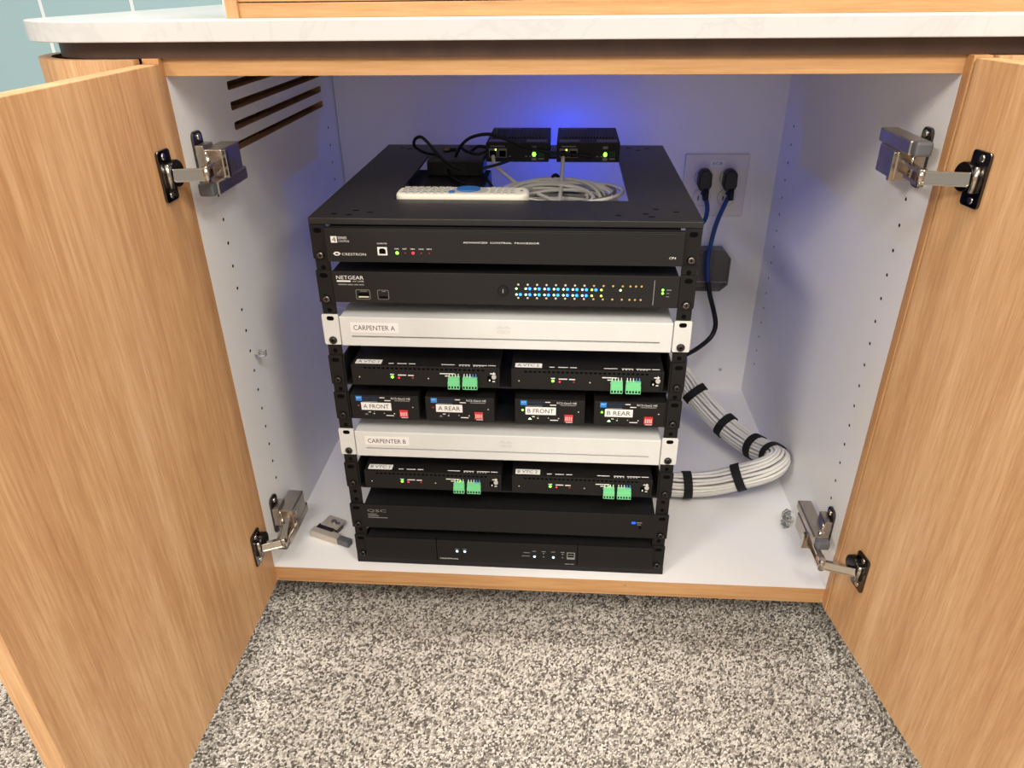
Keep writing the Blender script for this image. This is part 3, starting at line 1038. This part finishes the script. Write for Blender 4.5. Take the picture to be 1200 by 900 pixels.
# 9. bottom unit ------------------------------------------------------------
zb = 14.0
d = thing('media_switcher', 'black media switcher at the bottom of the rack with white status lights', 'switcher', (W / 2, 0, zb), rack=True)
ears(d, zb, BLK, u_in=19)
MB().box(22, W - 22, 0, 300, zb + 1, zb + 41).build('chassis', CHAS, d)
for a, b in ((18.5, 130.0), (130.9, 348.9), (349.8, W - 18.5)):
    MB().box(a, b, -7, -0.2, 13.4, 56.4).build('front_panel', FACE2, d, bevel=0.7)
vf = -7.15
L = MB()
text(L, 'CRESTRON', 134.4, 19.0, 2.6, vf, 28.6)
quad(L, 330.5, 337.5, 18.4, 19.8, vf, mi=1); quad(L, 338.5, 344.5, 18.4, 19.8, vf, mi=1)
for u in (159.5, 171.5): quad(L, u, u + 6, 40, 41.0, vf, mi=1)
for i in range(4):
    u = 279.6 + 14.6 * i
    quad(L, u, u + 6, 41.6, 42.8, vf, mi=1)
quad(L, 266, 276, 38.2, 39.2, vf, mi=1); quad(L, 263.5, 276, 31.8, 32.8, vf, mi=1)
for i in (1, 3):
    for z in (37.6, 31): quad(L, 281.6 + 14.6 * i, 283.8 + 14.6 * i, z, z + 1.6, vf, mi=1)
L.build('lettering', [LETTER, DIM], d)
for u, z in ((162.4, 36), (174.5, 35.9), (283.2, 31.6), (312.4, 31.4)):
    inst(LEDB['c'], 'status_led', d, (u, vf, z))
ic = MB().box(333, 345.4, vf - 0.2, vf + 0.1, 29, 42.6).build('usb_port', DIM, d)
MB().box(334.4, 344, vf - 0.3, vf - 0.15, 33.2, 41.2).build('port_opening', HOLE, ic)
MB().box(335.6, 342.8, vf - 0.4, vf - 0.25, 36.8, 38).build('port_tongue', DIM, ic)

# ------------------------------------------------------------------ on top of the rack


def converter(u0, u1, label):
    v0, v1, z0, z1 = 320, 456, 560.0, 589.5
    d = thing('media_converter', label, 'converter', ((u0 + u1) / 2, v0, z0), group='black media converters on the rack top', rack=True)
    MB().box(u0, u1, v0, v1, z0, z1).build('housing', CHAS, d, bevel=1)
    fins = MB()
    for i in range(17): fins.box(u0 + 9 + 4.9 * i, u0 + 11.6 + 4.9 * i, v0 + 38, v1 - 24, z1, z1 + 2.2)
    fins.build('heat_sink_fins', FACE2, d)
    MB().box(u0 + 4, u0 + 50, v1 - 16, v1 - 9, z1, z1 + 0.4).build('top_strip', DIM, d)
    MB().box(u0 + 4, u0 + 36, v0 + 8, v0 + 26, z1, z1 + 0.4).build('top_label', GREYPL, d)
    MB().box(u1 - 36, u1 - 4, v0 + 8, v0 + 26, z1, z1 + 0.4).build('top_label', GREYPL, d)
    vf = v0 - 0.2
    for a in (4.5, 19.5):
        j = MB().box(u0 + a, u0 + a + 13.4, vf - 0.4, vf + 0.2, z0 + 7, z0 + 21).build('ethernet_jack', DIM, d)
        MB().box(u0 + a + 1.4, u0 + a + 12, vf - 0.6, vf - 0.3, z0 + 8, z0 + 17.6).build('jack_opening', HOLE, j)
    L = MB()
    quad(L, u0 + 7, u0 + 30, z0 + 23.4, z0 + 25, vf)
    for a in (36, 62, 69): quad(L, u0 + a, u0 + a + 3.4, z0 + 8, z0 + 9.6, vf)
    quad(L, u0 + 72.4, u0 + 80, z0 + 2.6, z0 + 7, vf); quad(L, u0 + 72.4, u0 + 80, z0 + 20.6, z0 + 24.6, vf)
    quad(L, u0 + 83, u0 + 92, z0 + 4, z0 + 6.4, vf)
    L.build('lettering', DIM, d)
    inst(LEDB['g'], 'power_led', d, (u0 + 76.3, vf, z0 + 12)).scale = (1.5, 1.6, 1.8)
    inst(LED['y'], 'link_led', d, (u0 + 15.4, vf - 0.5, z0 + 19))
    t = MB()
    for i in range(3): t.box(u0 + 83.4 + 3.2 * i, u0 + 85.6 + 3.2 * i, vf - 0.6, vf, z0 + 8, z0 + 17)
    t.build('terminal_block', mat('dark_green_terminal', (40, 84, 52), 0.5), d)


converter(189, 288.5, 'black media converter on the rack top, draped with black leads')
converter(301, 400, 'black media converter on the rack top near the wall outlet')

# remote control lying in the opening
rm = thing('remote_control', 'ivory remote control with blue direction pad lying on the rack top', 'remote', (177, 112, 552), rack=True)
ol = rr(89, 268, 91.5, 136, 15, 6)
MB().prism(ol, 550.5, 566).build('case', REMW, rm, bevel=4.5, segs=4)
zt = 566.0
MB().prism(rr(163, 213, 99, 131, 14, 6), zt - 0.1, zt + 0.5).build('pad_surround', REMG, rm)
ol = [(186 + 16 * math.cos(a), 117 + 13.5 * math.sin(a)) for a in [2 * math.pi * i / 24 for i in range(24)]]
MB().prism(ol, zt + 0.4, zt + 2.6).build('direction_pad', REMB, rm, bevel=0.5)
MB().cyl((165, 103, zt), (0, 0, 1), 4, 2, 14).build('blue_button', REMB, rm)
BT = MB().prism(rr(-3.6, 3.6, -2.4, 2.4, 1.6, 3), 0, 1.6).mesh('button', REMG)
KM = MB().prism(rr(-2.2, 2.2, -1.0, 1.0, 0.6, 2), 0, 0.2).mesh('button_print', KEYG)
for i in range(7):
    for j in range(4):
        b = inst(BT, 'button', rm, (101 + 9.4 * i, 100 + 9 * j, zt)); inst(KM, 'button_print', b, (101 + 9.4 * i, 100 + 9 * j, zt + 1.65))
for i in range(4):
    for j in range(4):
        b = inst(BT, 'button', rm, (219 + 9 * i, 101 + 9 * j, zt)); b.scale = (0.9, 0.9, 0.8)
        inst(KM, 'button_print', b, (219 + 9 * i, 101 + 9 * j, zt + 1.65))
MB().prism(rr(256, 260, 112, 118, 0.8), zt, zt + 0.3).build('remote_mark', KEYG, rm)

# black supply brick and leads
br = thing('power_brick', 'black power brick lying in the opening of the rack top', 'power supply', (140, 330, 540), rack=True)
MB().box(96, 186, 300, 358, 541, 566).build('case', CABK, br, bevel=2)
MB().box(120, 160, 299.6, 300.2, 546, 560).build('rating_label', CHAS, br)


b2 = thing('power_brick', 'larger black power brick lying on the network switch under the first brick', 'power supply', (142, 260, 491), rack=True)
MB().box(66, 194, 170, 350, 490.7, 540.8).build('case', CABK, b2, bevel=2)
MB().box(100, 150, 200, 260, 540.8, 541.1).build('rating_label', CHAS, b2)


def cable(name, pts, r, m, label, cat='cable', group=None, rack_=True, k=8, n=8):
    p = smooth_path(pts, k)
    return single(MB().tube(p, r, n), name, m, label, cat, group, rack=rack_, origin=tuple(p[0]))


cable('power_lead', [(232, 312, 566), (203, 308, 557), (168, 305, 551), (140, 300, 556), (117, 298, 574), (100, 298, 594), (90, 298, 602), (80, 300, 598), (78, 306, 586), (92, 318, 574), (110, 332, 568)], 2.4, CABK,
      'black lead looping up in a tall bow beside the power brick', group=None)
cable('power_lead', [(140, 318, 568), (150, 312, 586), (168, 308, 600), (196, 306, 605), (220, 308, 598), (252, 312, 585), (286, 314, 577), (325, 315, 573), (358, 317, 570)], 2.6, CABK,
      'black lead arching from the power brick across both converter fronts')
cable('power_lead', [(160, 340, 570), (176, 330, 582), (192, 326, 578), (178, 310, 574), (158, 320, 576), (148, 332, 580)], 2.6, CABK,
      'short black lead knotted above the power brick')
cable('power_lead', [(130, 302, 552), (136, 285, 546), (160, 240, 545), (202, 205, 542), (222, 190, 520), (240, 180, 498)], 2.4, CABK, 'black lead dropping under the power brick towards the network switch')
cable('power_lead', [(180, 302, 548), (192, 280, 544), (212, 250, 525), (232, 215, 500)], 2.4, CABK, 'black lead dropping from the brick end nearest the ethernet coil')
cl = thing('cable_plug', 'small brass cable plug on the rack top behind the power brick', 'plug', (112, 392, 560), rack=True)
MB().cyl((108, 392, 564), (1, 0.1, 0), 4, 12, 12).build('barrel', mat('brass', (150, 130, 84), 0.35, metal=1.0), cl)
MB().cyl((120, 393, 564), (1, 0.1, 0), 3, 10, 12).build('strain_relief', CABK, cl)
cable('ethernet_cable', [(200, 319, 570), (203, 312, 558), (217, 306, 546), (245, 290, 530), (280, 262, 522), (306, 235, 518), (330, 215, 512)], 2.9, CABW,
      'white ethernet cable slanting from the converter beside the power brick')
cable('ethernet_cable', [(311, 319, 569), (311, 312, 556), (310, 296, 540), (309, 262, 526), (307, 225, 514)], 3.0, CABW,
      'white ethernet cable dropping straight down from the converter near the outlet')
co = thing('coiled_ethernet_cable', 'coiled white and grey ethernet cables inside the rack top opening', 'cable', (310, 250, 495), rack=True)
for i in range(34):
    ra = random.uniform(50, 92); rb = random.uniform(48, 88)
    cu = 303 + random.uniform(-14, 14); cv = 232 + random.uniform(-14, 14); zc = 500 + i * 1.05
    tl = random.uniform(-0.2, 0.2); ph = random.uniform(0, 6.28); tw = random.uniform(-0.06, 0.1)
    pts = []
    for k in range(41):
        a = 2 * math.pi * k / 40
        x, y = ra * math.cos(a), rb * math.sin(a)
        pts.append((cu + x * math.cos(tl) - y * math.sin(tl), cv + x * math.sin(tl) + y * math.cos(tl), zc + y * tw + 2.2 * math.sin(2 * a + ph)))
    MB().tube(pts, 2.7, 7, cap=False).build('cable', CABW if i % 5 else CABG, co)
MB().tube([(300 + 9 * math.cos(a), 309, 518 + 24 * math.sin(a)) for a in [2 * math.pi * i / 24 for i in range(25)]], 3.4, 6).build('tie_strap', VELCRO, co)
# the blue light that glows out of the back of the rack onto the wall and the cables
ld = bpy.data.lights.new('rack_blue_glow', 'POINT')
ld.energy = 0.7
ld.color = (0.0, 0.06, 1.0)
ld.shadow_soft_size = 0.006
lo = bpy.data.objects.new('rack_blue_glow', ld); COL.objects.link(lo)
lo.location = RK @ Vector((0.315, 0.450, 0.549))

# ------------------------------------------------------------------ wall outlet, cords
ow = thing('wall_outlet', 'white double outlet plate on the cabinet back', 'outlet', (780, D, 457))
MB().box(719, 841.5, D - 5, D - 0.1, 396.5, 518).build('cover_plate', OUTW, ow, bevel=2.4, segs=3)
for x in (757.5, 805.5):
    for z in (474, 435):
        r = MB().cyl((x, D - 5.1, z), (0, -1, 0), 17, 1.6, 28, r2=16.4).build('receptacle', OUTW, ow)
        MB().cyl((x, D - 5.05, z), (0, -1, 0), 17.8, 0.4, 28).build('receptacle_rim', REMG, r)
        if z < 450:
            s = MB().cyl((x, D - 6.8, z + 8), (0, -1, 0), 2.6, 0.3, 12)
            for dx in (-6.4, 6.4): s.box(x + dx - 1, x + dx + 1, D - 7.1, D - 6.7, z - 6, z + 2.5)
            s.build('pin_slots', HOLE, r)
MB().box(767, 797, D - 5.6, D - 5.0, 494, 506.5).build('paper_label', LABEL, ow)
text(MB(), 'ECB', 772.5, 497.4, 5.4, D - 5.75, 18).build('label_text', KEYG, ow)


def plug(x, label):
    d = thing('power_plug', label, 'plug', (x, D - 8, 472))
    m = MB().prism([(x - 13, 462), (x - 8, 452), (x + 8, 452), (x + 13, 462), (x + 12, 484), (x + 6, 492), (x - 6, 492), (x - 12, 484)], D - 30, D - 7, 'xz')
    m.build('plug_body', CABK, d, bevel=2.5)
    MB().cyl((x + 2, D - 24, 456), (0.1, -0.25, -1), 8, 22, 12, r2=5.5).build('strain_relief', CABK, d)
    return d


p1 = plug(757.5, 'black power plug in the outlet, with its cord going behind the rack')
MB().tube(smooth_path([(759, D - 27, 440), (765, D - 27, 430), (767, D - 30, 412), (760, D - 42, 396), (735, D - 70, 380), (690, D - 120, 376), (620, D - 190, 410), (580, D - 250, 455), (565, D - 292, 468)]), 4.4, 10).build('cord', CABB, p1)
p2 = plug(805.5, 'black power plug in the outlet, with its blue cord looping below')
MB().tube(smooth_path([(806, D - 27, 442), (800, D - 25, 425), (786, D - 34, 385), (776, D - 49, 328), (777, D - 57, 298), (781, D - 58, 275)]), 4.4, 10).build('cord', CABB, p2)
MB().tube(smooth_path([(780, D - 58, 279), (787, D - 59, 250), (799, D - 59, 215), (806, D - 60, 185), (800, D - 66, 163), (782, D - 80, 150), (752, D - 112, 146), (715, D - 150, 152), (655, D - 175, 160), (580, D - 215, 140), (530, D - 270, 108), (515, D - 315, 98)]), 4.9, 10).build('cord_sleeve', CABK, p2)
cable('network_cable', [(560, 294, 226), (575, 360, 222), (625, 430, 196), (690, 470, 170), (716, 478, 160), (735, 500, 146), (744, 520, 120), (742, 530, 90), (735, 535, 60), (690, 530, 22), (620, 470, 12), (585, 390, 26), (580, 324, 34)], 6, CABB, 'blue network cable bowing out behind the white cable bundle', rack_=False)

# smoky junction box on the back wall
jb = thing('junction_box', 'smoky grey plastic junction box behind the rack under the outlet', 'box', (795, D, 292))
MB().prism([(745, 248), (811, 248), (826, 262), (826, 318), (811, 335), (745, 335)], D - 34, D - 0.2, 'xz').build('box_shell', SMOKE, jb, bevel=2)
MB().box(752, 796, D - 16, D - 0.3, 262, 322).build('box_core', CABG, jb)
MB().box(745, 822, D - 36, D - 34, 268, 271).build('box_ridge', CABG, jb)

# ------------------------------------------------------------------ white cable bundle
cb = thing('cable_bundle', 'thick bundle of white cables tied with black straps beside the rack', 'cable bundle', (800, 300, 0))
ctr = smooth_path([(440, 318, 231), (470, 372, 231), (540, 425, 222), (610, 455, 203), (640, 456, 188), (685, 445, 162), (727, 430, 131), (756, 405, 100), (804, 355, 67), (843, 300, 60), (864, 258, 70), (867, 226, 78), (845, 205, 74), (806, 206, 57), (764, 210, 39), (720, 212, 31), (685, 212, 31), (636, 216, 33)], 7)
n = len(ctr)
T = [(ctr[min(n - 1, i + 1)] - ctr[max(0, i - 1)]).normalized() for i in range(n)]
nr = T[0].cross(Vector((0, 0, 1))).normalized()
fr = []
for i in range(n):
    nr = (nr - T[i] * nr.dot(T[i])).normalized(); fr.append((nr.copy(), T[i].cross(nr)))
for ring, cnt in ((0, 1), (6.4, 6), (12.7, 12), (19.0, 18)):
    for k in range(cnt):
        a0 = 2 * math.pi * k / cnt; ph = random.uniform(0, 6.28); js = random.uniform(-0.9, 0.9)
        pts = []
        for i in range(n):
            a = a0 + 0.5 * i / n + 0.05 * math.sin(i * 0.2 + ph)
            rr_ = ring + js * (1 if ring else 0)
            pts.append(ctr[i] + fr[i][0] * rr_ * math.cos(a) + fr[i][1] * rr_ * math.sin(a))
        MB().tube(pts, 3.05, 6, cap=False).build('cable', CABW, cb)
for tgt in ((752, 409, 104), (801, 358, 69), (846, 296, 61), (866, 250, 72), (800, 206, 55), (716, 212, 31)):
    i = min(range(n), key=lambda q: (ctr[q] - Vector(tgt)).length)
    c, t = ctr[i], T[i]
    vs = []; K = 28
    prof = [(-7.5, 22.6), (-7.5, 24.6), (7.5, 24.6), (7.5, 22.6)]
    for q in range(K):
        a = 2 * math.pi * q / K
        for (x, r) in prof: vs.append(c + t * x + fr[i][0] * r * math.cos(a) + fr[i][1] * r * math.sin(a))
    fs = [(q * 4 + j, q * 4 + (j + 1) % 4, ((q + 1) % K) * 4 + (j + 1) % 4, ((q + 1) % K) * 4 + j) for q in range(K) for j in range(4)]
    MB().add(vs, fs).build('hook_strap', VELCRO, cb)

# ------------------------------------------------------------------ loose bits
LITNICK = mat('lit_nickel', (206, 196, 184), 0.45, metal=0.55)  # paler nickel for the loose arm: its bright reflection is put into the colour
lh = thing('loose_hinge_arm', 'loose metal hinge arm lying on the white cabinet floor', 'hinge', (112, 76, 0))
ax = Vector((0.93, -0.36, 0)); ay = Vector((0.36, 0.93, 0)); az = Vector((0, 0, 1)); c0 = Vector((104, 72, 0))
MB().obox(c0 + az * 7, ax, ay, az, 27, 7, 6.6).build('arm_body', LITNICK, lh, bevel=1)
MB().obox(c0 + ax * 38 + az * 6.5, ax, ay, az, 11, 6.5, 5.5).build('plastic_tip', GREYPL, lh, bevel=1.5)
MB().obox(c0 - ax * 2 + ay * 24 + az * 15, ax, ay, az, 17, 13, 1.3).build('clip_plate', LITNICK, lh, bevel=0.6)
MB().obox(c0 - ax * 6 + ay * 9 + az * 10, ax, ay, az, 16, 5, 5.5).build('link', DKNICK, lh, bevel=1)
MB().cyl(c0 + ay * 24 + az * 16, az, 5, 3, 12).cyl(c0 + ax * 9 + ay * 22 + az * 16, az, 3.4, 3, 12).build('adjust_screw', CHROME, lh)
MB().obox(c0 - ax * 2 + ay * 24 + az * 7, ax, ay, az, 12, 9, 6.8).build('clip_block', DKNICK, lh)


def shelf_pin(base, axis, tilt, label, group=None):
    d = thing('shelf_pin', label, 'shelf pin', base, group=group)
    b = Vector(base); a = Vector(axis).normalized(); t = Vector(tilt).normalized(); s = a.cross(t)
    MB().cyl(b - a * 4, a, 2.5, 8, 10).build('peg', REMG, d)
    MB().obox(b + a * 7, a, t, s, 6, 4.6, 5).build('bracket', CLEAR, d, bevel=1)
    MB().cyl(b + a * 4, a, 1.2, 9, 8).build('nail', STEEL, d)
    return d


shelf_pin((XL + 3.9, 78, 341), (1, 0, 0), (0, 0, 1), 'clear plastic shelf pin stuck in the white side panel above the loose hinge arm')
for i, (x, y, ax_) in enumerate(((876, 168, (0.7, 0.6, 0.1)), (884, 155, (-0.6, 0.7, 0.05)), (870, 150, (0.2, -1, 0.1)))):
    shelf_pin((x, y, 5.2), ax_, (0, 0, 1), 'loose clear plastic shelf pin in a small pile on the white cabinet floor', group='loose shelf pins on the cabinet floor')
